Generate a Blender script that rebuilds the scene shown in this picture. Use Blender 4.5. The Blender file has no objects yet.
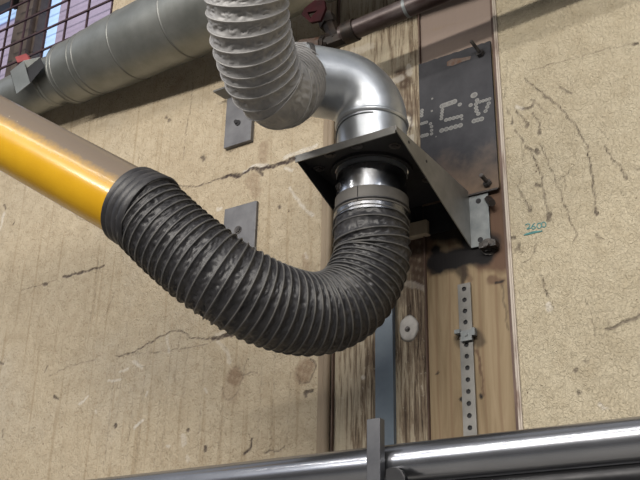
import bpy, bmesh, math, random
import numpy as np
from mathutils import Vector, noise
random.seed(4)
PI=math.pi
C0=bpy.context.scene.collection
# ------------------------------------------------------------------ survey of the place (camera 1.88 m from the wall, 1.6 m up)
F=971.0
Zc=np.array([50,-2170,970.]);Zc/=np.linalg.norm(Zc)
Xc=np.array([1620,-397,-971.]);Xc-=Zc*(Xc@Zc);Xc/=np.linalg.norm(Xc)
Yc=np.cross(Zc,Xc)
R=np.array([Xc,Yc,Zc]); CAM=np.array([0,-1.88,1.6])
def at(px,py,y=0.0):
    r=R@np.array([px-320,py-240,F]); return CAM+r*((y+1.88)/r[1])
def dp(px,py,z): return CAM+(R@np.array([px-320,py-240,F]))*z/F
# ------------------------------------------------------------------ materials
def ramp(nt,fac,stops):
    n=nt.nodes.new('ShaderNodeValToRGB'); e=n.color_ramp.elements
    while len(e)<len(stops): e.new(.5)
    for i,(p,c) in enumerate(stops): e[i].position=p; e[i].color=(*c,1)
    nt.links.new(fac,n.inputs[0]); return n.outputs[0]
def mixc(nt,fac,a,b,mode='MIX'):
    n=nt.nodes.new('ShaderNodeMix'); n.data_type='RGBA'; n.blend_type=mode
    for s,v in ((n.inputs[0],fac),(n.inputs[6],a),(n.inputs[7],b)):
        if isinstance(v,bpy.types.NodeSocket): nt.links.new(v,s)
        elif isinstance(v,(int,float)): s.default_value=v
        else: s.default_value=(*v,1)
    return n.outputs[2]
def mth(nt,op,a,b=0.0,clamp=False):
    n=nt.nodes.new('ShaderNodeMath'); n.operation=op; n.use_clamp=clamp
    for s,v in ((n.inputs[0],a),(n.inputs[1],b)):
        if isinstance(v,bpy.types.NodeSocket): nt.links.new(v,s)
        else: s.default_value=v
    return n.outputs[0]
def coords(nt,scale=(1,1,1),kind='Object'):
    t=nt.nodes.new('ShaderNodeTexCoord'); m=nt.nodes.new('ShaderNodeMapping'); m.inputs['Scale'].default_value=scale
    nt.links.new(t.outputs[kind],m.inputs[0]); return m.outputs[0]
def nz(nt,vec,scale,detail=5,rough=.6,dist=0):
    n=nt.nodes.new('ShaderNodeTexNoise'); n.inputs['Scale'].default_value=scale; n.inputs['Detail'].default_value=detail
    n.inputs['Roughness'].default_value=rough; n.inputs['Distortion'].default_value=dist
    nt.links.new(vec,n.inputs['Vector']); return n.outputs['Fac']
def bump(nt,h,b,strength=.3,dist=.002,prev=None):
    n=nt.nodes.new('ShaderNodeBump'); n.inputs['Strength'].default_value=strength; n.inputs['Distance'].default_value=dist
    nt.links.new(h,n.inputs['Height'])
    if prev is not None: nt.links.new(prev,n.inputs['Normal'])
    nt.links.new(n.outputs[0],b.inputs['Normal']); return n.outputs[0]
def base(name,col=(.5,.5,.5),rough=.6,metal=0,coat=0,spec=.5):
    m=bpy.data.materials.new(name); m.use_nodes=True; nt=m.node_tree; b=nt.nodes['Principled BSDF']
    b.inputs['Base Color'].default_value=(*col,1); b.inputs['Roughness'].default_value=rough
    b.inputs['Metallic'].default_value=metal; b.inputs['Coat Weight'].default_value=coat
    b.inputs['Specular IOR Level'].default_value=spec
    return m,nt,b
def speckled(name,c1,c2,scale,rough=.5,metal=0,rr=.15,bs=.1,stretch=(1,1,1),lo=.35,hi=.65,coat=0,spec=.5):
    m,nt,b=base(name,c1,rough,metal,coat,spec); v=coords(nt,stretch); n=nz(nt,v,scale)
    nt.links.new(ramp(nt,n,[(lo,c1),(hi,c2)]),b.inputs['Base Color'])
    n2=nz(nt,v,scale*2.3); r=mth(nt,'MULTIPLY_ADD',n2,rr*2)
    r.node.inputs[2].default_value=rough-rr; nt.links.new(r,b.inputs['Roughness'])
    if bs: bump(nt,nz(nt,v,scale*4),b,bs,.001)
    return m
def attr(nt,name):
    a=nt.nodes.new('ShaderNodeAttribute'); a.attribute_name=name; s=nt.nodes.new('ShaderNodeSeparateColor')
    nt.links.new(a.outputs['Color'],s.inputs[0]); return s.outputs
def marks_over(nt,col,dark=(.060,.043,.038),white=(.60,.56,.50),brown=(.235,.165,.11)):
    s=attr(nt,'marks')
    col=mixc(nt,s[2],col,brown); col=mixc(nt,s[1],col,white); return mixc(nt,s[0],col,dark),s
def plaster(name,c1,c2,c3,stucco,streak):
    m,nt,b=base(name,c1,.75,spec=.25); bd=.006 if streak else .008
    v=coords(nt); big=nz(nt,v,2.3,6,.6); mid=nz(nt,v,22,6,.65); fine=nz(nt,v,160,4,.6)
    col=ramp(nt,big,[(.3,c1),(.5,c2),(.72,c3)])
    col=mixc(nt,ramp(nt,mid,[(.42,(0,0,0)),(.75,(.55,.55,.55))]),col,(c1[0]*.72,c1[1]*.68,c1[2]*.62))
    # fine trowel pits and worm tracks
    v2=coords(nt,(1,1,.75)); w=nz(nt,v2,stucco,3,.55,1.6)
    pits=ramp(nt,w,[(.36,(.8,.8,.8)),(.44,(0,0,0))])
    col=mixc(nt,mth(nt,'MULTIPLY',pits,.45 if streak else .22),col,(c1[0]*.5,c1[1]*.44,c1[2]*.36))
    if streak:
        vs=coords(nt,(1,1,.035)); st=nz(nt,vs,60,3,.5)
        col=mixc(nt,ramp(nt,st,[(.57,(0,0,0)),(.66,(.35,.35,.35))]),col,(c1[0]*.62,c1[1]*.55,c1[2]*.45))
    dots=nz(nt,v,75,2,.5); col=mixc(nt,ramp(nt,dots,[(.235,(.9,.9,.9)),(.27,(0,0,0))]),col,(.10,.07,.05))
    col,s=marks_over(nt,col)
    nt.links.new(col,b.inputs['Base Color'])
    n1=bump(nt,w,b,.9,bd); n2=bump(nt,mid,b,.4,.012,n1)
    inv=mth(nt,'SUBTRACT',1.0,s[0]); bump(nt,inv,b,.8,.004,n2)
    return m
M={}
M['wall_l']=plaster('painted_concrete',(.415,.345,.248),(.465,.395,.29),(.44,.385,.30),110,True)
M['wall_r']=plaster('rough_render',(.455,.395,.288),(.50,.44,.325),(.48,.425,.315),150,False)
def weathered():
    m,nt,b=base('weathered_boarding',(.3,.25,.18),.8,spec=.2)
    v=coords(nt,(1,1,.06)); n=nz(nt,v,115,8,.74,.5); v2=coords(nt,(1,1,.3)); n2=nz(nt,v2,14,5,.6)
    tot=mth(nt,'ADD',mth(nt,'MULTIPLY',n,.7),mth(nt,'MULTIPLY',n2,.3))
    # old cream paint keeps to the left of the boarding, bare grain elsewhere
    t=nt.nodes.new('ShaderNodeTexCoord'); sx=nt.nodes.new('ShaderNodeSeparateXYZ'); nt.links.new(t.outputs['Object'],sx.inputs[0])
    g=mth(nt,'MULTIPLY_ADD',sx.outputs[0],-.28); g.node.inputs[2].default_value=.065; zz=nt.nodes.new('ShaderNodeMapRange'); zz.inputs[1].default_value=2.72; zz.inputs[2].default_value=2.9; zz.inputs[4].default_value=.045; nt.links.new(sx.outputs[2],zz.inputs[0]); g=mth(nt,'ADD',g,zz.outputs[0]); tot=mth(nt,'ADD',tot,g)
    col=ramp(nt,tot,[(.40,(.035,.025,.019)),(.455,(.13,.095,.068)),(.505,(.22,.172,.12)),(.55,(.37,.315,.235)),(.62,(.44,.385,.29))])
    rub=nz(nt,coords(nt),38,6,.7); 
    col=mixc(nt,ramp(nt,rub,[(.60,(0,0,0)),(.66,(.5,.5,.5))]),col,(.5,.46,.38))
    col,s=marks_over(nt,col,brown=(.09,.06,.045))
    nt.links.new(col,b.inputs['Base Color']); n1=bump(nt,n,b,.9,.006); bump(nt,rub,b,.5,.01,n1); return m
M['weathered']=weathered()
def ply():
    m,nt,b=base('plywood',(.3,.21,.13),.7,spec=.25)
    v=coords(nt,(1,1,.10)); n=nz(nt,v,26,5,.6,1.2); n2=nz(nt,coords(nt,(1,1,.03)),160,3,.6)
    col=ramp(nt,n,[(.3,(.15,.108,.062)),(.5,(.225,.168,.102)),(.7,(.275,.212,.135))])
    w=nt.nodes.new('ShaderNodeTexWave'); w.bands_direction='X'; w.inputs['Scale'].default_value=9; w.inputs['Distortion'].default_value=7
    w.inputs['Detail'].default_value=2; w.inputs['Detail Scale'].default_value=.8; nt.links.new(coords(nt,(1,1,.13)),w.inputs[0])
    col=mixc(nt,ramp(nt,w.outputs['Fac'],[(0,(.55,.55,.55)),(.10,(0,0,0))]),col,(.16,.10,.06))
    col=mixc(nt,ramp(nt,n2,[(.55,(0,0,0)),(.7,(.4,.4,.4))]),col,(.18,.12,.07))
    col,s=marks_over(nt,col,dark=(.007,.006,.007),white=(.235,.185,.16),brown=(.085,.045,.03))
    nt.links.new(col,b.inputs['Base Color']); bump(nt,n2,b,.3,.002); return m
M['ply']=ply()
M['galv']=speckled('galvanised_sheet',(.46,.49,.53),(.60,.63,.67),16,.36,.85,.10,.04,(1,1,1))
M['ductseam']=speckled('seam_sheet',(.12,.125,.12),(.18,.185,.18),9,.5,.6,.08,.05)
M['duct']=speckled('dull_galvanised_sheet',(.20,.21,.20),(.28,.29,.28),9,.42,.75,.08,.05)
M['bright']=speckled('polished_tube_steel',(.30,.31,.34),(.38,.39,.42),14,.22,.95,.05,0,(.3,1,1))
M['chrome']=speckled('bright_band_steel',(.55,.57,.62),(.7,.72,.76),30,.2,1,.05,0)
M['clamp']=speckled('dark_clamp_steel',(.16,.165,.18),(.24,.245,.26),30,.24,1,.05,0)
M['bracket']=speckled('bracket_steel',(.14,.138,.132),(.22,.215,.205),12,.45,.6,.1,.05)
M['inner']=speckled('black_shaded_steel',(.008,.008,.010),(.014,.014,.017),20,.75,0,.1,.03)  # near-black steel; also carries the interior shade of hood and bracket
M['zinc']=speckled('zinc_steel',(.13,.145,.155),(.21,.225,.23),22,.5,.5,.12,.04)
M['blueflat']=speckled('blue_grey_flat_steel',(.085,.11,.14),(.12,.15,.18),12,.5,.35,.08,.04)
M['greyplate']=speckled('grey_plate_steel',(.10,.10,.108),(.165,.165,.175),14,.5,.4,.08,.05)
def plate():
    m,nt,b=base('mill_scale_plate',(.03,.03,.04),.62,.1,0,.3)
    v=coords(nt); n=nz(nt,v,10,6,.65); col=ramp(nt,n,[(.35,(.022,.023,.028)),(.65,(.043,.043,.050))])
    t=nt.nodes.new('ShaderNodeTexCoord'); sx=nt.nodes.new('ShaderNodeSeparateXYZ'); nt.links.new(t.outputs['Object'],sx.inputs[0])
    k=mth(nt,'ADD',mth(nt,'MULTIPLY',sx.outputs[2],-3.4),mth(nt,'MULTIPLY',n,.7))    # rust film spreads from the bottom edge
    col=mixc(nt,ramp(nt,k,[(.62,(0,0,0)),(1.15,(.7,.7,.7))]),col,(.17,.115,.075))
    k2=ramp(nt,mth(nt,'ADD',mth(nt,'MULTIPLY',sx.outputs[2],-4.0),mth(nt,'MULTIPLY',n,.5)),[(0.0,(0,0,0)),(.001,(0,0,0))])
    nt.links.new(col,b.inputs['Base Color']); bump(nt,nz(nt,v,60),b,.15,.001); return m
M['plate']=plate()
M['grime']=speckled('tarry_black',(.010,.009,.010),(.035,.026,.022),70,.4,.1,.1,.6)
M['pipe']=speckled('old_painted_pipe',(.035,.020,.018),(.11,.09,.088),18,.4,.35,.1,.25,(.5,1,1),.45,.75)
M['iron']=speckled('rusty_fitting_iron',(.010,.008,.007),(.035,.022,.016),30,.5,.4,.12,.4)
M['rust']=speckled('bronze_rust',(.09,.04,.02),(.12,.10,.09),60,.5,.3,.1,.3)
M['red']=speckled('red_paint',(.026,.002,.004),(.016,.002,.003),30,.75,spec=.15)
M['redtag']=speckled('faded_red_tag',(.30,.055,.055),(.22,.04,.04),30,.6)
def yellow():
    m,nt,b=base('yellow_gloss_paint',(.62,.30,.01),.25,0,.3)
    b.inputs['Coat Roughness'].default_value=.12
    s=attr(nt,'top_tone'); v=coords(nt); n=nz(nt,v,7,5,.6)
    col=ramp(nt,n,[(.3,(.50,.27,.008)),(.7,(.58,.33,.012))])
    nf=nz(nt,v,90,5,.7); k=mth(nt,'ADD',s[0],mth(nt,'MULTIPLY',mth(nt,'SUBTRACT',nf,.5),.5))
    tone_f=ramp(nt,k,[(.06,(0,0,0)),(.70,(.94,.94,.94))])
    col=mixc(nt,tone_f,col,(.12,.10,.087))
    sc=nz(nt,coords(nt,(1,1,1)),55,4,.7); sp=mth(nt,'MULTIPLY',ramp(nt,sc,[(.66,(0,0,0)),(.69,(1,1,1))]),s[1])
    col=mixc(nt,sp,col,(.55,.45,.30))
    nt.links.new(col,b.inputs['Base Color']); rr=mth(nt,'MULTIPLY_ADD',tone_f,.16); rr.node.inputs[2].default_value=.25; nt.links.new(rr,b.inputs['Roughness'])
    return m
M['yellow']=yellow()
M['rubber']=speckled('black_coated_fabric',(.014,.014,.017),(.032,.031,.034),30,.46,0,.08,.5)
M['rib']=speckled('dusty_black_wire_sleeve',(.05,.05,.052),(.09,.087,.083),40,.5,0,.1,.2)
M['cuff']=speckled('grey_rubber_cuff',(.058,.054,.05),(.082,.076,.07),25,.55,0,.08,.1)
M['greyfab']=speckled('grey_coated_fabric',(.25,.247,.25),(.33,.327,.33),24,.50,.12,.1,.55)
M['greyrib']=speckled('grey_wire_sleeve',(.28,.275,.275),(.34,.335,.335),40,.5,.12,.1,.3)
M['blue']=base('blue_strap',(.01,.06,.14),.5)[0]
M['stud']=speckled('dark_bolt_steel',(.03,.028,.03),(.12,.11,.105),60,.45,.6,.1,.2)
M['batten']=speckled('tan_painted_batten',(.19,.145,.10),(.29,.23,.16),20,.7,0,.1,.3,(1,1,.15))
M['trim']=speckled('chipped_corner_bead',(.42,.37,.32),(.12,.06,.04),34,.6,.1,.1,.4,(1,1,.22),.50,.68)
M['trimd']=speckled('rusty_bead_edge',(.055,.03,.022),(.14,.09,.07),30,.6,.2,.1,.4,(1,1,.25))
M['chalk']=speckled('chalk_paint',(.115,.115,.115),(.17,.168,.165),60,.85,0,.05,0)
M['chalk_ring']=base('chalk_paint_edge',(.20,.20,.195),.85)[0]
M['teal']=base('teal_ink',(.09,.25,.25),.7)[0]
M['putty']=speckled('grey_white_putty',(.40,.38,.36),(.52,.50,.47),50,.75,0,.05,.5)
M['frame']=speckled('brown_window_frame',(.050,.036,.030),(.085,.066,.055),16,.6,0,.1,.2)
M['mesh']=speckled('dark_grille_bar',(.05,.022,.028),(.035,.018,.02),30,.6,.2)
M['floor']=speckled('concrete_floor',(.26,.25,.235),(.34,.33,.31),3,.6,0,.1,.1)
M['ceil']=speckled('grey_ceiling_sheet',(.20,.20,.20),(.26,.26,.26),2,.8)
M['darkbar']=speckled('dark_flat_steel',(.045,.047,.055),(.075,.077,.085),14,.42,.4,.08,.04)
M['beam']=speckled('black_steel_beam',(.012,.012,.014),(.02,.02,.022),20,.4,.5)
M['blockwood']=speckled('pale_split_wood',(.30,.24,.17),(.42,.35,.26),20,.8,0,.05,.4,(1,1,.2))
def glass(name,c,e):
    m,nt,b=base(name,c,.25); v=coords(nt); n=nz(nt,v,5,4,.6)
    col=ramp(nt,n,[(.3,tuple(x*.82 for x in c)),(.7,c)])
    nt.links.new(col,b.inputs['Base Color']); nt.links.new(col,b.inputs['Emission Color']); b.inputs['Emission Strength'].default_value=e; return m
M['lilac']=glass('daylit_frosted_pane',(.30,.26,.36),.42)
M['sky']=glass('daylit_clear_pane',(.36,.52,.80),.75)
# ------------------------------------------------------------------ object helpers
def link(o): C0.objects.link(o); return o
def thing(name,label,cat,loc,group=None):
    o=link(bpy.data.objects.new(name,None)); o.location=Vector(loc); o.empty_display_size=.05
    o['label']=label; o['category']=cat
    if group: o['group']=group
    return o
def wloc(o):
    v=Vector((0,0,0))
    while o: v+=o.location; o=o.parent
    return v
def part(name,vf,mat,parent=None,smooth=False,label=None,kind=None,cat=None,origin=None,group=None):
    V,Fc=vf[:2]; V=np.asarray(V,dtype=float)
    org=wloc(parent) if parent else Vector(origin if origin is not None else V.mean(axis=0))
    me=bpy.data.meshes.new(name); me.from_pydata([tuple(v) for v in V-np.array(org)],[],[tuple(int(i) for i in f) for f in Fc])
    mats=mat if isinstance(mat,list) else [mat]
    for k in mats: me.materials.append(M[k])
    if len(vf)>2: me.polygons.foreach_set('material_index',vf[2])
    bm=bmesh.new(); bm.from_mesh(me); bmesh.ops.recalc_face_normals(bm,faces=bm.faces); bm.to_mesh(me); bm.free()
    if smooth: me.polygons.foreach_set('use_smooth',[True]*len(me.polygons))
    split=smooth and name not in ('hose_sleeve','wire_rib','putty')
    o=link(bpy.data.objects.new(name,me))
    if split: es=o.modifiers.new('edges','EDGE_SPLIT'); es.split_angle=math.radians(42)
    if parent: o.parent=parent
    else: o.location=org
    if label: o['label']=label
    if cat: o['category']=cat
    if kind: o['kind']=kind
    if group: o['group']=group
    return o
def bevel(o,w=.001,seg=2):
    m=o.modifiers.new('bevel','BEVEL'); m.width=w; m.segments=seg; m.limit_method='ANGLE'; return o
def join(*a):
    V=[];Fc=[];mi=[]
    for k in a:
        n=len(V); V+=list(map(tuple,k[0])); Fc+=[tuple(i+n for i in f) for f in k[1]]; mi+=list(k[2]) if len(k)>2 else [0]*len(k[1])
    return V,Fc,mi
def box(x0,x1,y0,y1,z0,z1):
    V=[(x,y,z) for x in(x0,x1) for y in(y0,y1) for z in(z0,z1)]
    return V,[(0,1,3,2),(4,6,7,5),(0,4,5,1),(2,3,7,6),(0,2,6,4),(1,5,7,3)]
def prism(poly,d):           # closed polygon (3-D points) thickened along vector d
    n=len(poly); d=np.array(d); V=[np.array(p,float) for p in poly]+[np.array(p,float)+d for p in poly]
    return V,[tuple(range(n)),tuple(range(2*n-1,n-1,-1))]+[(i,(i+1)%n,(i+1)%n+n,i+n) for i in range(n)]
def frames(P):
    T=np.gradient(P,axis=0); T/=np.linalg.norm(T,axis=1)[:,None]
    u=np.cross(T[0],[0,0,1.]); 
    if np.linalg.norm(u)<.1: u=np.array([1.,0,0])-T[0]*T[0][0]
    u/=np.linalg.norm(u); U=[u]
    for i in range(1,len(P)):
        u=U[-1]-T[i]*(U[-1]@T[i]); U.append(u/np.linalg.norm(u))
    U=np.array(U); return T,U,np.cross(T,U)
def spline(pts,ds):
    pts=np.array(pts,float); n=len(pts); ext=np.vstack([2*pts[0]-pts[1],pts,2*pts[-1]-pts[-2]]); out=[]
    for i in range(n-1):
        a,b,c,d=ext[i:i+4]
        for t in np.linspace(0,1,60,endpoint=False): out.append(.5*((2*b)+(c-a)*t+(2*a-5*b+4*c-d)*t*t+(3*b-a-3*c+d)*t**3))
    out.append(pts[-1]); out=np.array(out)
    for _ in range(40): out[1:-1]=(out[:-2]+out[1:-1]*2+out[2:])/4
    L=np.r_[0,np.cumsum(np.linalg.norm(np.diff(out,axis=0),axis=1))]; m=max(2,int(L[-1]/ds))
    s=np.linspace(0,L[-1],m+1); return np.stack([np.interp(s,L,out[:,k]) for k in range(3)],1),s
def sweep(P,rad,n=32,caps=True,thick=0):
    T,U,W=frames(P); m=len(P); th=np.arange(n)*2*PI/n
    Rr=rad if isinstance(rad,np.ndarray) and rad.ndim==2 else (np.ones((m,n))*(rad[:,None] if isinstance(rad,np.ndarray) else rad))
    V=P[:,None,:]+Rr[...,None]*(np.cos(th)[None,:,None]*U[:,None,:]+np.sin(th)[None,:,None]*W[:,None,:])
    V=V.reshape(-1,3); Fc=[(i*n+j,i*n+(j+1)%n,(i+1)*n+(j+1)%n,(i+1)*n+j) for i in range(m-1) for j in range(n)]
    if thick:
        Vi=P[:,None,:]+(Rr-thick)[...,None]*(np.cos(th)[None,:,None]*U[:,None,:]+np.sin(th)[None,:,None]*W[:,None,:])
        N=len(V); V=np.vstack([V,Vi.reshape(-1,3)])
        Fc+=[(N+i*n+j,N+(i+1)*n+j,N+(i+1)*n+(j+1)%n,N+i*n+(j+1)%n) for i in range(m-1) for j in range(n)]
        for i in (0,m-1): Fc+=[(i*n+j,i*n+(j+1)%n,N+i*n+(j+1)%n,N+i*n+j) for j in range(n)]
    elif caps: Fc+=[tuple(range(n)),tuple((m-1)*n+j for j in range(n))]
    return V,Fc
def cyl(a,b,r,n=24,thick=0):
    a=np.array(a,float);b=np.array(b,float); return sweep(np.array([a,(a+b)/2,b]),r,n,True,thick)
def hexbolt(a,d,r=.009,h=.007,stud=.004,sl=.018):
    a=np.array(a,float);d=np.array(d,float)/np.linalg.norm(d)
    return join(cyl(a,a+d*.0015,r*1.5,20),cyl(a+d*.0015,a+d*(h+.0015),r,6),cyl(a+d*h,a+d*sl,stud,12))
# ------------------------------------------------------------------ walls: fine grids that carry the marks found on them
def seg_dist(X,Z,a,b):
    d=b-a; L=d@d+1e-12; t=np.clip(((X-a[0])*d[0]+(Z-a[1])*d[1])/L,0,1); return np.hypot(X-a[0]-t*d[0],Z-a[1]-t*d[1])
def wall_grid(name,xs,zs,y,mat,marks,hole=None,parent=None,kind='structure'):
    XX,ZZ=np.meshgrid(xs,zs); nx,nz_=len(xs),len(zs)
    org=np.array([xs[0] if name!='plywood_panel' else xs.mean(),y,0 if name!='plywood_panel' else 2.6])
    V=np.stack([XX-org[0],np.zeros_like(XX),ZZ-org[2]],-1).reshape(-1,3)
    i,j=np.meshgrid(np.arange(nx-1),np.arange(nz_-1)); q=(j*nx+i).ravel(); Fc=np.stack([q,q+1,q+1+nx,q+nx],1)
    if hole:
        cx=(XX[:-1,:-1]+XX[1:,1:]).ravel()/2; cz=(ZZ[:-1,:-1]+ZZ[1:,1:]).ravel()/2
        Fc=Fc[~((cx>hole[0])&(cx<hole[1])&(cz>hole[2])&(cz<hole[3]))]
    me=bpy.data.meshes.new(name); me.from_pydata(V.tolist(),[],Fc.tolist()); me.materials.append(M[mat])
    col=np.zeros((nx*nz_,4),np.float32); X=XX.ravel();Z=ZZ.ravel()
    wob=lambda a,b,p:(np.sin(a*61+b*143+p)+np.sin(a*211-b*97+p*2)*.6+np.sin(a*347+b*419+p*3)*.45)/2
    X0,Z0=X.copy(),Z.copy(); X=X0+.0028*wob(X0,Z0,.3); Z=Z0+.0028*wob(Z0,X0,1.7)
    patchy=np.clip(.82+.42*wob(X0*1.9,Z0*1.9,4.1)+.12,.4,1)
    for ch,pts,w0,w1,st in marks:
        P=[at(px,py,y)[[0,2]] for px,py in pts]; n=max(1,len(P)-1)
        for k in range(n):
            a=P[k]; b=P[min(k+1,len(P)-1)]
            wa=w0+(w1-w0)*k/n; wb=w0+(w1-w0)*(k+1)/n
            d=b-a; L=d@d+1e-12; t=np.clip(((X-a[0])*d[0]+(Z-a[1])*d[1])/L,0,1)
            dist=np.hypot(X-a[0]-t*d[0],Z-a[1]-t*d[1]); w=(wa+(wb-wa)*t)*.00125
            soft=.0022 if (wa<8) else w.max()*.55
            v=np.clip((w-dist)/soft+.5,0,1)*st*(patchy if kind=='structure' else 1); col[:,ch]=np.maximum(col[:,ch],v)
    col[:,3]=1
    a=me.color_attributes.new('marks','FLOAT_COLOR','POINT'); a.data.foreach_set('color',col.ravel())
    o=link(bpy.data.objects.new(name,me)); o.location=org; o['kind']=kind
    return o
def fine(a,b,s,lo=None,hi=None,step=.5):
    g=np.arange(a,b+1e-6,s); g[-1]=b
    L=np.arange(lo,a,step) if lo is not None else []; H=np.arange(b+step,hi+step,step) if hi is not None else []
    return np.r_[L,g,H]
XL,XR=-1.217,-.738
LM=[ # channel 0 dark, 1 white, 2 brown ; pixel polyline, widths, strength
 (0,[(150,196),(180,186),(196,187),(213,181),(222,178)],1.0,1.6,.75),(0,[(222,178),(232,175),(240,176)],3,5,1),(0,[(240,176),(250,169),(262,169),(280,164),(300,157)],3,5.5,1),
 (1,[(244,172),(256,165),(268,166)],4,4,.8),(1,[(285,157),(300,152),(316,146)],5,5,.7),(1,[(285,168),(292,170)],4,3,.7),
 (0,[(258,170),(262,174)],5,4,.8),(2,[(264,146),(263,156),(262,164)],14,10,.55),(2,[(252,180),(256,192)],18,14,.5),
 (0,[(193,82),(191,105),(186,130),(183,160)],.9,.9,.55),(0,[(150,196),(130,204)],.8,.5,.4),
 (0,[(22,290),(38,286),(56,280)],1,1,.5),(0,[(44,285),(47,284)],5,4,.8),(0,[(64,277),(84,272),(104,266)],3.5,2,.9),
 (0,[(116,357),(135,352),(158,338),(172,331),(182,331),(190,338),(206,339),(214,338)],1.2,1.4,.8),(0,[(116,356),(160,352),(200,346),(214,341)],.9,.9,.55),
 (0,[(213,339),(222,337),(236,333),(248,330)],4,5,.95),(1,[(216,335),(230,330),(244,329)],4,4,.35),
 (1,[(218,341),(226,350),(230,362)],4,5,.4),
 (2,[(234,376),(235,378)],19,19,.9),(2,[(228,392),(232,396)],18,18,.35),(0,[(222,388),(226,400),(232,400),(238,390),(242,378),(240,368),(232,368)],1,1,.4),(0,[(243,375),(258,372)],1,1,.5),(0,[(243,374),(247,360)],1,1,.5),
 (2,[(306,368),(303,374)],20,20,.85),(0,[(296,373),(300,384),(308,382),(314,374),(316,365),(311,360)],1.2,1.2,.6),(0,[(305,394),(308,392),(313,390)],4,2,.9),(0,[(306,397),(307,393)],3,2,.8),
 (0,[(54,397),(58,399)],4,3,.8),(0,[(115,426),(115,427)],4,4,.85),(0,[(188,430),(188,431)],4,3,.9),(1,[(183,437),(184,443)],7,7,.5),(1,[(167,445),(169,446)],3,3,.7),(1,[(187,457),(188,460)],5,5,.4),
 (0,[(205,448),(205,450)],5,5,.9),(0,[(245,454),(249,450),(251,446),(252,439)],3,1.5,.95),(0,[(265,454),(270,450),(278,452),(284,446)],1.4,1.4,.7),
 (1,[(80,404),(88,397)],3,2,.9),(1,[(135,427),(138,424),(143,420)],4,2.5,.9),(1,[(108,381),(120,380)],2.5,2.5,.7),(1,[(120,372),(128,369)],2.5,2.5,.7),(1,[(134,361),(142,368)],4,4,.6),(1,[(96,410),(97,412)],2.5,2,.6),
 (1,[(4,213),(2,222),(0,230)],5,3,.7),(1,[(147,392),(146,396)],2.5,2.5,.6),(1,[(205,388),(207,392)],3,3,.5),(1,[(167,336),(169,352)],3,3,.5),(1,[(217,209),(221,208)],4,4,.8),
 (0,[(75,210),(77,218),(84,221),(92,219)],1.2,1.2,.6),(0,[(4,205),(6,208)],3,3,.7),(0,[(13,225),(15,222)],2.5,2,.7),(0,[(62,206),(64,207)],4,4,.5),(0,[(106,231),(109,229)],4,4,.7),
 (0,[(202,157),(205,159)],4,4,.7),(0,[(204,159),(204,159.5)],4,4,.8),(0,[(279,207),(279.5,208)],3.5,3.5,.8),(0,[(168,121),(170,121)],4,3,.7),(0,[(166,117),(167,118)],3,3,.6),(0,[(230,152),(233,151)],2,2,.6),
 (0,[(180,335),(174,382)],.8,.8,.4),(0,[(98,258),(94,300),(88,330)],.8,.8,.35),(0,[(98,262),(97,272)],2,1,.4),(0,[(115,292),(104,318)],.9,.9,.4),
 (1,[(290,188),(294,196),(300,203),(309,213),(313,215)],3,4,.65),(2,[(305,258),(307,272)],9,7,.5),(1,[(306,253),(307,258)],3,3,.5),
 (2,[(175,88),(180,80)],16,12,.35),(0,[(0,362),(3,364)],3,3,.6),(0,[(45,372),(47,367)],2,2,.6),(0,[(50,376),(70,366),(95,360)],1,1,.4),(0,[(3,430),(2,437)],2,2,.5),
]
for x,y0,y1 in [(140,330,470),(148,345,468),(172,340,465),(205,350,460),(222,405,460),(262,360,450),(118,345,474),(275,350,455),(130,300,420),(160,400,468),(188,345,400),(290,372,450)]:
    LM.append((0,[(x,y0),(x-(370-x)*(y1-y0)/2143.,y1)],.8,.8,.30))
xs=fine(-2.95,XL,.0035,-6,None); zs=fine(2.0,3.45,.0035,0,5.2)
WIN=(-4.2,-2.12,3.44,4.3)
xs=np.unique(np.r_[xs,WIN[0],WIN[1]]); zs=np.unique(np.r_[zs,WIN[2],WIN[3]])
wl=wall_grid('wall_left',xs,zs,0,'wall_l',LM,WIN)
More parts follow.
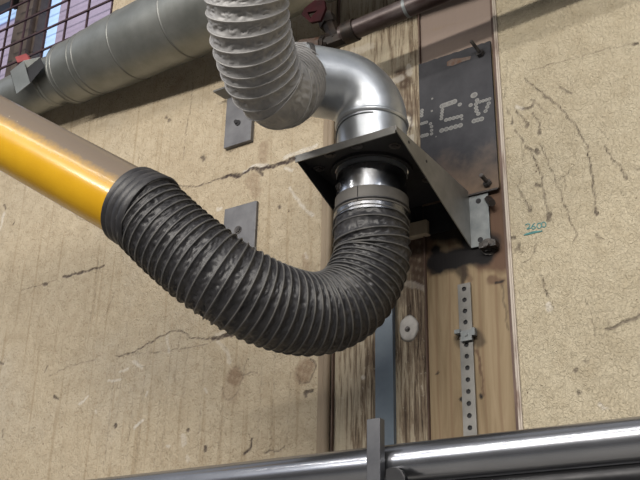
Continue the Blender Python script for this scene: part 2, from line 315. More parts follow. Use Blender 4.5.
RM=[(0,[(525,78),(540,92),(557,105),(575,125),(587,147),(592,175),(596,210)],1.3,1.6,.85),(0,[(596,209),(597,214)],4,4,.95),
 (0,[(532,100),(546,113)],2.5,2,.4),
 (0,[(523,109),(531,107),(535,101)],3,1.5,.9),(1,[(516,107),(522,109)],4,4,.7),(0,[(517,112),(527,124)],1.2,1.6,.8),(0,[(527,124),(527,127)],3.5,4,.9),
 (0,[(533,113),(538,122),(540,130)],1.2,1.6,.8),(0,[(540,130),(540,133)],3.5,4,.9),(0,[(507,108),(511,116),(512,121)],1,1.5,.7),(0,[(512,121),(512,123)],3,3,.8),
 (0,[(515,130),(522,140),(527,147),(536,152)],1.5,1.5,.75),(0,[(537,150),(537.5,154)],4.5,4.5,.9),(0,[(528,147),(535,160),(542,178),(543,190),(546,205),(549,217)],1.3,1.8,.8),(0,[(549,214),(549.5,220)],4.5,5,.9),
 (0,[(522,140),(523,160)],1,1,.4),(0,[(516,185),(522,195),(528,207)],1.1,1.4,.7),(0,[(529,208),(529.5,211)],4,4,.85),(0,[(521,175),(519,190)],1,1,.5),
 (0,[(540,145),(550,167),(558,187),(563,200),(570,220),(577,235)],1.2,1.4,.7),(0,[(562,175),(566,190)],1,1,.4),(0,[(537,185),(539,186)],4,3,.8),
 (0,[(604,147),(612,158),(620,168),(626,177)],1.1,1.5,.8),(0,[(626,177),(627,179)],3.5,3.5,.85),(0,[(600,130),(610,140)],1,1,.5),(0,[(560,87),(566,92),(571,94)],2,2.5,.75),(0,[(563,75),(573,85)],1,1,.4),
 (0,[(530,71),(560,62),(600,51),(634,44)],1,1,.5),(0,[(634,44),(637,43)],3.5,3.5,.95),(0,[(560,180),(576,165)],1,1,.4),
 (0,[(534,232),(537,240),(535,252),(528,260),(523,263)],1,1.4,.6),(0,[(510,239),(514,238)],4,3,.9),(0,[(518,244),(520,250),(523,252)],3.5,3,.75),(0,[(515,252),(519,248)],3,3,.6),(0,[(596,236),(602,240)],2,2,.7),(0,[(577,236),(574,243)],2,1,.6),
 (0,[(541,275),(545,287),(548,296)],1.2,2.2,.85),(0,[(549,298),(563,330)],.9,.9,.4),(1,[(548,305),(550,309)],6,6,.7),(0,[(586,300),(592,318),(595,337)],1,1,.45),(0,[(605,315),(612,330)],1,.8,.5),
 (0,[(606,330),(618,325),(632,319),(645,315)],2.2,5,.8),(0,[(575,370),(576,371)],5,4,.9),(0,[(578,392),(578.5,393)],3.5,3.5,.8),(1,[(600,405),(604,409),(608,408)],2.5,2,.85),(0,[(585,360),(588,362)],2.5,2,.6),
 (0,[(640,170),(630,166)],2,1,.5),(0,[(620,190),(630,204)],1,1,.4),(0,[(507,138),(509,170)],1.4,1,.4),(0,[(505,100),(507,60)],1.4,1,.35),(2,[(497,100),(503,200),(509,300)],5,5,.45)]
RM=[(c_,p_,a_*.85,b_*.85,k_*(.8 if c_==0 else 1)) for c_,p_,a_,b_,k_ in RM]
xr=fine(XR+.001,-.30,.003,None,3); zr=fine(2.0,3.12,.003,0,5.2)
wr=wall_grid('wall_right',xr,zr,0,'wall_r',RM)
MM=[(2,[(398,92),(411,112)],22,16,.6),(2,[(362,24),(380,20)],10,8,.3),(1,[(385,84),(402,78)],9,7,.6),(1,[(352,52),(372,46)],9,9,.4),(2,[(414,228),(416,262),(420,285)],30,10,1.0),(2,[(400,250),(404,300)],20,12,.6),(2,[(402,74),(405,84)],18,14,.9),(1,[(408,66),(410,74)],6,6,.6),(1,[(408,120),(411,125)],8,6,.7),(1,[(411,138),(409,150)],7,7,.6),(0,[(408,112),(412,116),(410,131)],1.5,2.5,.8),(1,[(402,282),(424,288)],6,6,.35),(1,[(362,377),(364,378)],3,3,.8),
 (0,[(345,21),(365,18),(385,16)],2,1,.8)]
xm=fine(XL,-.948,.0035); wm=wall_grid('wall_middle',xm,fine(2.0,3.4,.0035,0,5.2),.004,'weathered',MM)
# plywood panel, closed by its own slab behind
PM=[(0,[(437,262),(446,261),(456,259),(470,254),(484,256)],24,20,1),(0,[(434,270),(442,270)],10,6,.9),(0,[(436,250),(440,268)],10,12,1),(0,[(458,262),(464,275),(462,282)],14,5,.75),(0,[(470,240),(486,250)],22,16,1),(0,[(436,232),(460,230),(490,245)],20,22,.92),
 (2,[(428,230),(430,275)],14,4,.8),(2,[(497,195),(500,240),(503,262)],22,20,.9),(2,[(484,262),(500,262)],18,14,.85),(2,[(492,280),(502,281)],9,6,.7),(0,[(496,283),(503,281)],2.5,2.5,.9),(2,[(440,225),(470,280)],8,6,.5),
 (0,[(460,337),(462,344)],11,8,.55),(0,[(476,337),(480,342)],14,10,.6),(0,[(461,398),(461.5,399)],3.5,3.5,1),(0,[(481,395.5),(481.5,396)],3.5,3.5,1),(0,[(437,374),(438,373)],2.5,2.5,.8),
 (2,[(477,350),(480,362),(484,395)],3,1.5,.8),(0,[(502,285),(508,330)],2,1.2,.5),
 (1,[(424,30),(426,58),(490,38)],24,24,.9),(1,[(426,10),(490,0)],40,40,.95),(1,[(426,-15),(490,-30)],50,50,.95),(1,[(424,42),(494,20)],26,26,.95),(1,[(424,22),(494,6)],26,26,.95),(1,[(430,60),(490,40)],10,10,.9)]
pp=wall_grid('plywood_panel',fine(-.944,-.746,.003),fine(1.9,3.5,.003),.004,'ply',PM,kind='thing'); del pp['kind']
pp['label']='tall narrow plywood board behind the stencilled plate and perforated strap'; pp['category']='board'
so=pp.modifiers.new('solid','SOLIDIFY'); so.thickness=.018; so.offset=-1
# a dark joint runs down each side of the plywood
part('wall_middle',box(-.9478,-.738,.024,.03,0,5.2),'trimd',kind='structure')
part('trim_2',join(box(-.9475,-.9445,-.004,.024,1.4,3.6)),'trimd',kind='structure')
part('trim_3',join(cyl((-1.208,-.010,1.0),(-1.208,-.010,4.4),.0095,18)),'batten',kind='structure',smooth=True)
part('trim_4',box(-1.2335,-1.2205,-.008,.0,1.0,4.4),'batten',kind='structure')
part('trim_5',box(-1.196,-1.1935,-.006,.004,1.0,4.4),'trimd',kind='structure')
part('trim_1',join(box(-.7375,-.731,-.005,.004,1.0,4.4),cyl((-.7365,-.005,1.0),(-.7365,-.005,4.4),.003,10)),'trim',kind='structure')
part('trim_6',box(-.7455,-.7385,-.004,.024,1.0,4.4),'trimd',kind='structure')
part('floor',box(-6,3,-7,.2,-.1,0),'floor',kind='structure')
# ------------------------------------------------------------------ window with its grille
w=link(bpy.data.objects.new('window_1',None)); w.location=(-2.6,.1,3.44); w['kind']='structure'
D=.14
part('wall_reveal',join(box(WIN[0],WIN[1],.0005,.25,WIN[2]-.03,WIN[2]),box(WIN[1],WIN[1]+.03,.0005,.25,WIN[2],WIN[3]),box(WIN[0],WIN[1],.0005,.25,WIN[3],WIN[3]+.03)),'wall_l',w)
def X(px,py,y=D): return at(px,py,y)[0]
def Zz(px,py,y=D): return at(px,py,y)[2]
xa,xb=X(24,30),X(48,25); xc=X(60,10)
ztop=Zz(10,12)
f=part('frame',join(box(xa,xb,D-.05,D+.03,WIN[2],WIN[3]),box(xa+(xb-xa)*.45,xb-.012,D-.075,D-.05,WIN[2],WIN[3]),box(WIN[0],xa,D-.05,D+.03,ztop,ztop+.09),box(WIN[0],xa,D-.03,D+.03,WIN[2],WIN[2]+.03),box(xb,WIN[1],D-.03,D+.03,WIN[2],WIN[2]+.02)),'frame',w)
part('latch',join(box(*sorted((X(25.5,12),X(28,12))),D-.08,D-.05,Zz(26,16),Zz(26,7)),cyl((X(27,8),D-.085,Zz(27,9)),(X(29.5,8),D-.085,Zz(29,7)),.006,8)),'beam',f)
part('pane',box(WIN[0],xa,D,D+.006,WIN[2],ztop),'lilac',w); part('pane',box(xc,WIN[1],D,D+.006,WIN[2],WIN[3]),'lilac',w)
part('pane',box(xb,xc,D,D+.006,WIN[2],WIN[3]),'sky',w,label='pale blue clear glass strip')
part('pane',box(WIN[0],xa-.01,D-.012,D-.008,ztop-.055,ztop),'sky',w,label='pale blue clear glass strip')
gx=[at(px,py,.0)[0] for px,py in ((107,3),(82,16),(61,18),(42,15),(20,20),(3,20))]
gz=[at(px,py,.0)[2] for px,py in ((62,18+.3),(12.5,20.5),)]
dz=gz[1]-gz[0]; dz=.093
zz0=at(62,17.5,0)[2]
bars=[box(x-.0035,x+.0035,.022,.028,WIN[2],WIN[3]) for x in gx+[gx[-1]-.1,gx[-1]-.2,gx[-1]-.3,gx[-1]-.4]]
bars+=[box(WIN[0],WIN[1],.016,.022,zz0+k*dz-.0035,zz0+k*dz+.0035) for k in range(-3,8) if WIN[2]<zz0+k*dz<WIN[3]]
part('grille',join(*bars),'mesh',w)
# ------------------------------------------------------------------ duct along the wall
a=dp(20,100,3.20); b=at(75,75,-.115); ax=np.array([1.0,-.115,.0]); 
A=at(70,74,-.112); Bp=at(190,18,-.15); dirv=Bp-A; dirv/=np.linalg.norm(dirv)
t=thing('ventilation_duct','wide dull grey galvanised duct running along the wall below the window','duct',A)
def along(s): return A+dirv*s
s_end=2.6
part('duct_run',sweep(np.array([along(s) for s in (0,.06,.11,.2,.5,1.2,s_end)]),np.array([.100,.101,.103,.109,.115,.117,.117]),64),'duct',t,True)
def ring(P,r,h,w,parent,mat,name='seam',lab=None):
    prof=[(-w,r),(-w*.5,r+h*.8),(0,r+h),(w*.5,r+h*.8),(w,r)]
    return part(name,sweep(np.array([P+dirv*p for p,_ in prof]),np.array([q for _,q in prof]),64,caps=False),mat,parent,True,label=lab)
for s,r in ((0.006,.100),(.022,.1003),(.105,.1028),(.13,.1043),(.30,.1108),(.52,.115),(.74,.1158),(1.0,.1165),(1.3,.117)):
    ring(along(s),r,.0022,.004,t,'ductseam')
part('reducer_face',sweep(np.array([along(-.004),along(0),along(.002)]),np.array([.082,.097,.1005]),64,caps=True),'duct',t,True)
part('narrow_duct',sweep(np.array([along(s) for s in (-1.6,-.2,.002)]),.080,56),'duct',t,True,label='narrower end section of the duct')
for s in (-.075,-.088): ring(along(s),.080,.004,.005,t,'duct')
part('stain_patch',sweep(np.array([along(.245),along(.27),along(.285)]),np.array([.1093,.1096,.1098]),64,caps=False),'duct',t,True) if False else None
# sheet metal hood standing on the narrow section
h=part('inlet_hood',([],[]),'duct',None) if False else None
O=[at(23.5,61,-.215),at(40,57.5,-.205),at(44,66,-.212),at(30,83,-.215)]
hv=at(10,72,-.215)-at(23.5,61,-.215)
hood=thing('damper_hood','small open grey sheet metal box with red tag on the narrow duct end','hood',O[3])
for nm,(i_,j_),mt,th in (('hood_side',(0,3),'duct',(.0,.002,0)),('hood_top',(0,1),'duct',(0,0,.002)),('hood_back',(1,2),'inner',(0,.002,0)),('hood_bottom',(2,3),'inner',(0,0,-.002))):  # black panels put the hood's inner shade into the colour
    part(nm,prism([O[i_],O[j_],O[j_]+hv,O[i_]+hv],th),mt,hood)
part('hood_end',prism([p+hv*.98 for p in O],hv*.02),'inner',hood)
part('tag',prism([at(15,57,-.19),at(17.5,62.5,-.19),at(29,59.5,-.19),at(26,53.5,-.19)],(0,.012,0)),'redtag',hood,label='faded red tag')
# ------------------------------------------------------------------ small pipe with valve
pa=at(352,31,-.155); pb=at(450,-10,-.155); dv=(pb-pa)/np.linalg.norm(pb-pa)
t=thing('small_pipe','thin dark brown rusty pipe crossing above the silver elbow','pipe',pa)
part('pipe_run',cyl(pa-dv*.03,pb+dv*1.6,.0240,32),'pipe',t,True)
part('coupling',cyl(pa-dv*.02,pa+dv*.012,.029,32),'iron',t,True)
part('pipe_joint',cyl(at(407,8,-.155)-dv*.004,at(407,8,-.155)+dv*.004,.0250,32),'zinc',t,True)
va=at(331,34,-.155)
v=thing('valve','rusty iron valve with a red lever beside the thin pipe','valve',va)
part('valve_body',join(cyl(at(346,36,-.15),at(328,43,-.16),.023,8),cyl(at(336,40,-.16),at(326,16,-.16),.019,8),cyl(at(329,26,-.16),at(326,17,-.16),.024,6),cyl(at(330,43,-.16),at(318,44,-.16),.018,16),cyl(at(327,43,-.16),at(323,43,-.16),.022,8)),'iron',v)
vp=part('valve_port',cyl(at(321,44,-.165),at(300,47,-.17),.018,6),'rust',v)
part('nipple',cyl(at(304,46,-.17),at(304,46,-.17)-dv*.19,.012,20),'zinc',v,True)
hp=[(303,16),(306,10),(316,2),(326,2),(327,10),(322,22),(312,24)]
lev=[at(px,py,-.21) for px,py in hp]
part('lever',join(prism([lev[0],lev[1],at(309,14,-.21),at(312,20,-.21),lev[6]],(0,-.008,0)),prism([at(309,14,-.21),at(314,12,-.21),at(314,17,-.21),at(312,20,-.21)],(0,-.006,0)) if False else prism([lev[6],at(312,20,-.21),at(314,17,-.21),at(319,12,-.21),lev[4],lev[5]],(0,-.008,0)),prism([lev[1],lev[2],lev[3],lev[4],at(319,12,-.21),at(309,14,-.21)],(0,-.008,0))),'red',v,label='dark red lever')
# ------------------------------------------------------------------ shelf bracket
HX,HY=-.965,-.215
bx0,bx1=-1.077,-.829; by=-.352; bz=2.634
t=thing('steel_bracket','black steel shelf bracket with triangular sides holding the pipe joint','bracket',((bx0+bx1)/2,0,2.49))
def plate_hole(x0,x1,y0,y1,z0,z1,cx,cy,r,n=48):
    ang=[2*PI*k/n+PI/n for k in range(n)]; inn=[(cx+r*math.cos(a),cy+r*math.sin(a)) for a in ang]; out=[]
    for a in ang:
        c,s=math.cos(a),math.sin(a); ts=[]
        if c>1e-9: ts.append((x1-cx)/c)
        if c<-1e-9: ts.append((x0-cx)/c)
        if s>1e-9: ts.append((y1-cy)/s)
        if s<-1e-9: ts.append((y0-cy)/s)
        k=min(ts); out.append([cx+k*c,cy+k*s])
    for X_,Y_ in ((x0,y0),(x0,y1),(x1,y0),(x1,y1)):
        i=min(range(n),key=lambda k:(out[k][0]-X_)**2+(out[k][1]-Y_)**2); out[i]=[X_,Y_]
    V=[(x,y,z) for z in (z0,z1) for ring_ in (inn,out) for x,y in ring_]; Fc=[]
    for i in range(n):
        j=(i+1)%n
        Fc+=[(i,j,n+j,n+i),(2*n+i,3*n+i,3*n+j,2*n+j),(i,2*n+i,2*n+j,j),(n+i,n+j,3*n+j,3*n+i)]
    return V,Fc
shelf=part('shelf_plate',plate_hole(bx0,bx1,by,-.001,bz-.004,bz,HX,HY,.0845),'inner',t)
part('front_lip',box(bx0,bx1,by-.003,by,bz-.016,bz+.001),'bracket',t,label='grey front edge')
for xg,mt in ((bx0,'inner'),(bx1,'bracket')):  # black copy for the inner faces in shade, grey for the lit side
    g=prism([(xg,by-.003,bz+.001),(xg,by-.003,bz-.010),(xg,-.001,2.492),(xg,-.001,bz+.001)],(.003,0,0))
    gus=bevel(part('gusset',g,mt,t),.0008)
part('gusset_shade_face',prism([(bx1-.001,by+.001,bz-.006),(bx1-.001,-.003,2.497),(bx1-.001,-.003,bz-.004)],(-.0008,0,0)),'inner',t,label='inner face with its shade in black')  # thin black sheet, interior shade of the bracket put into colour
flg=part('wall_flange',box(bx1+.003,bx1+.050,-.004,-.0005,2.492,bz-.012),'zinc',t,label='bare zinc flange against the wall')
part('wall_flange',box(bx0+.003,bx1-.003,-.004,-.0005,2.55,bz-.004),'inner',t)  # black strip at the wall colours in the shade under the shelf
for z in (2.605,2.507):
    part('bolt_hole',cyl((bx1+.026,-.0050,z),(bx1+.026,-.004,z),.0065,14),'inner',flg)
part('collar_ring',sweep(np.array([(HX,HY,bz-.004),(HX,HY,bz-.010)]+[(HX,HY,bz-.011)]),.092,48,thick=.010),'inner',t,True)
for dx,dy in ((-.094,-.072),(.03,-.115),(-.04,-.112),(.10,-.075),(.088,.1),(-.088,.1)):
    part('rivet',hexbolt((HX+dx,HY+dy,bz-.004),(0,0,-1),.0085,.003,.004,.005),'stud',shelf)
for yy,zz in ((-.30,bz-.012),(-.22,bz-.02)):
    part('rivet_hole',cyl((bx1+.003,yy,zz),(bx1+.0037,yy,zz),.0035,10),'inner',gus)
for k,(dx,z) in enumerate(((.024,2.487),)):
    part('tar_lump',join(hexbolt((-.785,-.001,2.487),(0.2,-1,-.2),.013,.01,.006,.034),box(-.80,-.76,-.022,-.001,2.478,2.492)),'grime',t)
# ------------------------------------------------------------------ elbow above the bracket
PR=.081
zs0=2.755
ed=np.array([-.66,-.75,0]);ed/=np.linalg.norm(ed); RB=.086
S=np.array([HX,HY,zs0]); bend=[S+ed*RB*(1-math.cos(a))+np.array([0,0,1])*RB*math.sin(a) for a in np.linspace(0,PI/2,28)]
E_=bend[-1]
t=thing('duct_elbow','bright silver sheet metal elbow standing on the black bracket','elbow',(HX,HY,bz))
part('elbow_bend',sweep(np.array([S-np.array([0,0,.012])]+bend+[E_+ed*.092]),PR,64,thick=.002),'galv',t,True)
part('upper_collar',cyl((HX,HY,bz-.02),(HX,HY,zs0-.004),PR-.0015,64,thick=.002),'galv',t,True)
part('seam',sweep(np.array([(HX,HY,zs0-.014+k*.003) for k in range(5)]),np.array([PR,PR+.003,PR+.0038,PR+.003,PR]),64,caps=False),'galv',t,True)
part('lock_strip',sweep(np.array([(HX+(PR-.0005)*math.cos(a),HY+(PR-.0005)*math.sin(a),zs0-.045+.026*(1-math.exp(-2.2*(a+2.75)))) for a in np.linspace(-2.75,-1.0,22)]),.0016,8),'zinc',t,True)
cb=part('chrome_band',cyl((HX,HY,bz-.022),(HX,HY,bz-.10),PR-.003,64,thick=.002),'chrome',t,True,label='bright chrome band under the bracket')
ba=-2.25
part('screw',hexbolt((HX+(PR-.004)*math.cos(ba),HY+(PR-.004)*math.sin(ba),bz-.058),(math.cos(ba),math.sin(ba),0),.007,.004,.003,.008),'stud',cb)
# ------------------------------------------------------------------ hoses
def hose(path,r,pitch,ribr,folds,name_t,ds=.0016,n=112,sag=.004,seed=0,taper=None):
    P,s=spline(path,ds); T,U,W=frames(P); th=np.arange(n)*2*PI/n
    ph=(s[:,None]/pitch - th[None,:]/(2*PI))%1.0
    val=np.sin(ph*PI)**.8                                     # 0 at the wire, 1 mid valley
    rr=np.ones((len(s),n))*r*(taper(s/s[-1])[:,None] if taper else 1)
    nn=np.zeros_like(rr)
    for i in range(len(s)):
        c=s[i]
        for j in range(n):
            a=th[j]
            q=Vector((math.cos(a)*3.0+seed,math.sin(a)*3.0,c/pitch*.55)); 
            nn[i,j]=noise.noise(Vector((q.x*1.7+c*22,q.y*1.7-c*17,q.z*1.5)))
    NF=15 if name_t=='black' else 11
    u_=(th[None,:]*NF/(2*PI)+ph*1.25+nn*2.2+s[:,None]/pitch*.37)%1.0
    tri=np.abs(u_-.5)*2.0                       # cloth pulled into slanting creases between two turns of wire
    cr=tri*.75+np.clip(np.abs(nn)*1.6,0,1)*.45
    rr=rr-val*(sag+folds*cr)
    m1=s.copy()
    V=sweep(P,rr,n,caps=False)
    # wire: tube following the helix on the same frames
    tot=s[-1]/pitch; cnt=int(tot*56); 
    k=np.linspace(0,s[-1],cnt); thw=(k/pitch%1.0)*2*PI
    idx=lambda A: np.stack([np.interp(k,s,A[:,c]) for c in range(3)],1)
    Pk,Uk,Wk=idx(P),idx(U),idx(W); rk=r*(taper(k/s[-1]) if taper else np.ones_like(k))
    H=Pk+(rk)[:,None]*(np.cos(thw)[:,None]*Uk+np.sin(thw)[:,None]*Wk)
    m=len(k); nr=7; Tk=np.gradient(H,axis=0); Tk/=np.linalg.norm(Tk,axis=1)[:,None]
    Rd=(H-Pk)/rk[:,None]; B=np.cross(Tk,Rd); a=np.arange(nr)*2*PI/nr
    Vw=(H[:,None,:]+ribr*(np.cos(a)[None,:,None]*Rd[:,None,:]+np.sin(a)[None,:,None]*B[:,None,:]*1.15)).reshape(-1,3)
    Fw=[(i*nr+j,i*nr+(j+1)%nr,(i+1)*nr+(j+1)%nr,(i+1)*nr+j) for i in range(m-1) for j in range(nr)]+[tuple(range(nr)),tuple((m-1)*nr+j for j in range(nr))]
    return V,(Vw,Fw),P,s
neck=np.array([HX,HY,2.507])
path=[neck+np.array([0,0,.0]),neck+np.array([-.000,-.004,-.035]),dp(371,262,2.085),dp(351,299,2.035),dp(315,314,1.98),dp(268,304,1.925),dp(220,277,1.90),dp(176,242,1.925),dp(145,212,1.96)]
ht=thing('flexible_hose','thick black ribbed hose hanging in a loop below the bracket','hose',tuple(dp(300,350,1.95)))
tp=lambda u: 1+.045*np.exp(-((u-.62)/.28)**2)
sl,wr_,P,s=hose(path,.0825,.0172,.0017,.0058,'black',seed=3,sag=.0012,taper=tp)
part('hose_sleeve',sl,'rubber',ht,True); part('wire_rib',wr_,'rib',ht,True,label='dusty spiral wire rib')
d1=P[0]-P[3]; d1/=np.linalg.norm(d1)
part('cuff',cyl(P[0]+np.array([0,0,.012]),(HX,HY,bz-.079),.0815,64,thick=.003),'cuff',ht,True,label='plain dark grey rubber cuff')
part('clamp_band',cyl(P[0]+np.array([0,0,-.006]),P[0]+np.array([0,0,.009]),.0840,64,thick=.002),'clamp',ht,True,label='steel clamp band')
part('cuff_edge',sweep(np.array([P[0]+np.array([0,0,.016+k*.002]) for k in range(4)]),np.array([.0815,.0845,.0845,.0815]),64,caps=False),'rubber',ht,True)
part('cuff_seam',box(HX-.0005+.012,HX+.0005+.012,HY-.0822,HY-.080,2.520,bz-.0795),'inner',ht)
e0,e1=P[-1],P[-6]; ad=(e0-e1)/np.linalg.norm(e0-e1)
armdir=dp(0,129,2.19)-dp(123,196.5,1.99); armdir/=np.linalg.norm(armdir)
prof=[(-.024,.0835),(-.019,.0862),(-.010,.0855),(-.007,.084),(-.004,.0855),(.004,.085),(.010,.0815),(.016,.0845),(.022,.0845),(.027,.081),(.033,.084),(.037,.0835),(.041,.078)]
prof=[(a_,r_) for a_,r_ in prof]
part('end_cuff',sweep(np.array([e0+armdir*a_ for a_,_ in prof]),np.array([r_ for _,r_ in prof]),72),'rubber',ht,True,label='smooth banded rubber end cuff')
# grey hose
pathg=[E_+ed*.076,E_+ed*.096,dp(280,91,2.05),dp(266,80,2.0),dp(257,58,1.955),dp(250,32,1.91),dp(247,3,1.875),dp(246,-40,1.84),dp(246,-110,1.80),dp(250,-260,1.80),dp(262,-420,1.86)]
gt=thing('grey_flexible_hose','crumpled grey fabric hose curving up from the silver elbow','hose',tuple(dp(262,118,2.0)))
sg,wg,Pg,s2=hose(pathg,.0808,.0245,.0014,.0075,'grey',seed=11,sag=.0015,n=120)
part('hose_sleeve',sg,'greyfab',gt,True); part('wire_rib',wg,'greyrib',gt,True)
part('clamp_strap',cyl(E_+ed*.072,E_+ed*.083,.0838,48,thick=.002),'stud',gt,True)
part('strap_tail',join(box(*sorted((dp(297,106,2.13)[0],dp(300,106,2.13)[0])),dp(297,106,2.13)[1]-.004,dp(297,106,2.13)[1]+.01,dp(297,112,2.13)[2],dp(297,104,2.13)[2])),'blue',gt,label='blue strap end')
# ------------------------------------------------------------------ yellow arm
st=e0+armdir*.012
ya=thing('extraction_arm','glossy yellow extraction arm tube with a grey-brown band along its top','tube',tuple(st+armdir*.3))
Py=np.array([st+armdir*k for k in np.linspace(0,.95,40)]); 
Vt,Ft=sweep(Py,.0745,96,caps=True)
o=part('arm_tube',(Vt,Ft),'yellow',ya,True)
# greyer, browner tone where the shell faces up; scuffs near the far end of the upper side
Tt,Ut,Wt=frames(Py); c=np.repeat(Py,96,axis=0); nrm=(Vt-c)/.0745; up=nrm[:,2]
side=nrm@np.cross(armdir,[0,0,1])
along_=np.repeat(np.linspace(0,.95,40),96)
top_tone=np.clip((up+.02)*2.0,0,1); scuff=np.exp(-((up-.38)/.13)**2)*np.clip((along_-.2)*4,0,1)
ca=np.zeros((len(Vt),4),np.float32); ca[:,0]=top_tone; ca[:,1]=scuff; ca[:,3]=1
cattr=o.data.color_attributes.new('top_tone','FLOAT_COLOR','POINT'); cattr.data.foreach_set('color',ca.ravel())
bp=dp(38,190,2.10); 
part('rivet',hexbolt(dp(40,188.5,2.115),dp(38,195,2.115)-dp(40,188,2.115),.004,.004,.002,.009),'chrome',ya)
# ------------------------------------------------------------------ stencilled steel plate and its studs
py=-.004
pz1=at(419,65,py)[2]; pz0=at(498,188,py)[2]; px0=at(419,66,py)[0]+.0; px1=-.750
t=thing('steel_plate','dark steel plate with stencilled chalk figures fixed on the plywood board','plate',((px0+px1)/2,py,(pz0+pz1)/2))
def rough_poly(x0,x1,z0,z1,y):
    P_=[]; n=26
    for k in range(n): P_.append((x0+(x1-x0)*k/n,y,z1+.0025*noise.noise(Vector((k*.9,0,1)))))
    for k in range(n): P_.append((x1,y,z1+(z0-z1)*k/n))
    for k in range(n): P_.append((x1+(x0-x1)*k/n,y,z0+.003*noise.noise(Vector((k*.9,4,1)))))
    for k in range(n): P_.append((x0,y,z0+(z1-z0)*k/n))
    return P_
part('plate',prism(rough_poly(px0,px1,pz0,pz1,-.0065),(0,.006,0)),'plate',t)
def strokes(L,y):
    out=[]
    for pts,r in L:
        for k,(zx,zy) in enumerate(pts):
            p=at(410+zx/6.857,80+zy/6.857,y); rw=r/6.857*.00235
            cc=[(p[0]+rw*math.cos(a)*1.12,p[2]+rw*math.sin(a)) for a in np.arange(16)*2*PI/16]
            ci=[(p[0]+rw*.62*math.cos(a)*1.12,p[2]+rw*.62*math.sin(a)) for a in np.arange(16)*2*PI/16]
            e=.0002*(k%2)
            V=[(x,y-e,z) for x,z in cc]+[(x,y-e-.0003,z) for x,z in ci]
            Fc=[(i,(i+1)%16,16+(i+1)%16,16+i) for i in range(16)]+[tuple(range(16,32))]
            out.append((V,Fc,[1]*16+[0]))
    return join(*out)
def lin(a,b,n): return [(a[0]+(b[0]-a[0])*k/(n-1),a[1]+(b[1]-a[1])*k/(n-1)) for k in range(n)]
ST=[(lin((222,178),(305,148),6),20),([(341,168)],15),(lin((222,205),(215,265),4),13),(lin((248,274),(350,248),5),15),([(356,268)],9),(lin((218,346),(345,311),5),18),
 ([(436,105),(442,103)],22),([(460,138),(453,165),(453,190),(457,212),(468,232)],15),([(416,172)],15),(lin((480,150),(545,130),4),13),([(540,160),(530,185),(518,213)],14),(lin((440,281),(490,267),3),18),
 (lin((82,208),(80,245),3),13),(lin((80,300),(112,290),3),13),(lin((84,384),(115,376),3),15),([(140,300),(148,320),(148,345),(148,370)],12),([(152,128)],8),([(150,212)],8),([(178,388)],5)]
for SS in (ST[:6],ST[6:12],ST[12:]):
    part('chalk_figure',strokes(SS,-.0068),['chalk','chalk_ring'],t,label='faded chalk stencil figure')
part('rust_patch',prism([at(x,y_,-.0067) for x,y_ in ((447,62),(452,59),(462,58),(471,56),(470,59.5),(462,62),(452,66),(447,66))],(0,-.0003,0)),'blockwood' if False else 'rust',t,label='bare tan patch')
part('upper_stud',join(cyl(at(481,54,-.0065),at(471,41,-.045),.0045,12),cyl(at(481,54,-.0065),at(479.5,52,-.013),.011,6)),'stud',t)
part('lower_stud',join(cyl(at(488,183,-.0065),at(481,175,-.04),.005,12),cyl(at(488,184,-.0065),at(486.5,182,-.012),.011,6)),'stud',t)
part('bottom_lip',box(-.835,-.752,-.010,-.001,pz0-.005,pz0-.001),'grime',t)
part('lock_nut',join(cyl(at(488,199,-.002),at(492,203,-.022),.009,6)),'grime',t)
# ------------------------------------------------------------------ grey wall plates
t=thing('wall_plate','grey steel wall plate with a bolt hole and bent top behind the grey hose','plate',at(239,125,0))
zt=at(226,97,-.02)[2]; x0,x1=at(226,120,-.012)[0],at(252,120,-.012)[0]; z0=at(226,148,-.012)[2]; z1=at(226,105,-.012)[2]
bevel(part('plate',box(x0,x1,-.014,-.0005,z0,z1+.02),'greyplate',t),.0008)
bevel(part('top_flange',prism([(x0-.006,-.014,z1+.018),(x1,-.014,z1+.018),(x1,-.05,z1+.03),(x0-.025,-.05,z1+.03)],(0,0,.006)),'bracket',t),.0008)
hc=at(238,123,-.0145); part('bolt',join(cyl(hc,hc+np.array([0,-.002,0]),.009,16),cyl(hc+np.array([-.006,-.0025,0.004]),hc+np.array([-.004,-.006,0.004]),.006,8)),'inner',t)
t=thing('wall_plate','plain grey steel wall plate half hidden above the black hose','plate',at(241,225,0))
x0,x1=at(225,212,-.008)[0],at(257,203,-.008)[0]; z1=at(240,205.5,-.008)[2]
bevel(part('plate',box(x0,x1,-.010,-.0005,z1-.22,z1),'greyplate',t),.0008)
part('bolt',hexbolt(at(238,230,-.010),(0,-1,0),.008,.003,.003,.006),'stud',t)
# ------------------------------------------------------------------ flat bar, perforated strap, patch
x0,x1=at(375.5,380,-.012)[0],at(393.5,380,-.012)[0]
bevel(part('flat_bar',box(x0,x1,-.014,-.0005,1.7,2.55),'blueflat',None,label='blue grey flat steel bar upright on the weathered boarding',cat='bar'),.0008)
x0,x1=at(459,330,-.006)[0],at(472,330,-.006)[0]
zt=at(465,283,-.006)[2]; t=thing('perforated_strap','thin grey perforated steel strap hanging down the plywood board','strap',((x0+x1)/2,0,zt-.3))
cell=.0262; zc=zt; VF=[]
cxs=(x0+x1)/2; n=12
for k in range(20):
    z1_,z0_=zc-k*cell,zc-(k+1)*cell
    V,Fc=plate_hole(x0,x1,z0_,z1_,0,.003,cxs,(z0_+z1_)/2,.0056,n)
    VF.append(([(x,-.0045+zz_,yy) for x,yy,zz_ in V],Fc))
stp=part('strap',join(*VF),'bracket',t)
part('backing',box(x0+.001,x1-.001,-.0012,-.0004,zc-20*cell,zc),'inner',t)
nc=at(467,335,-.008)
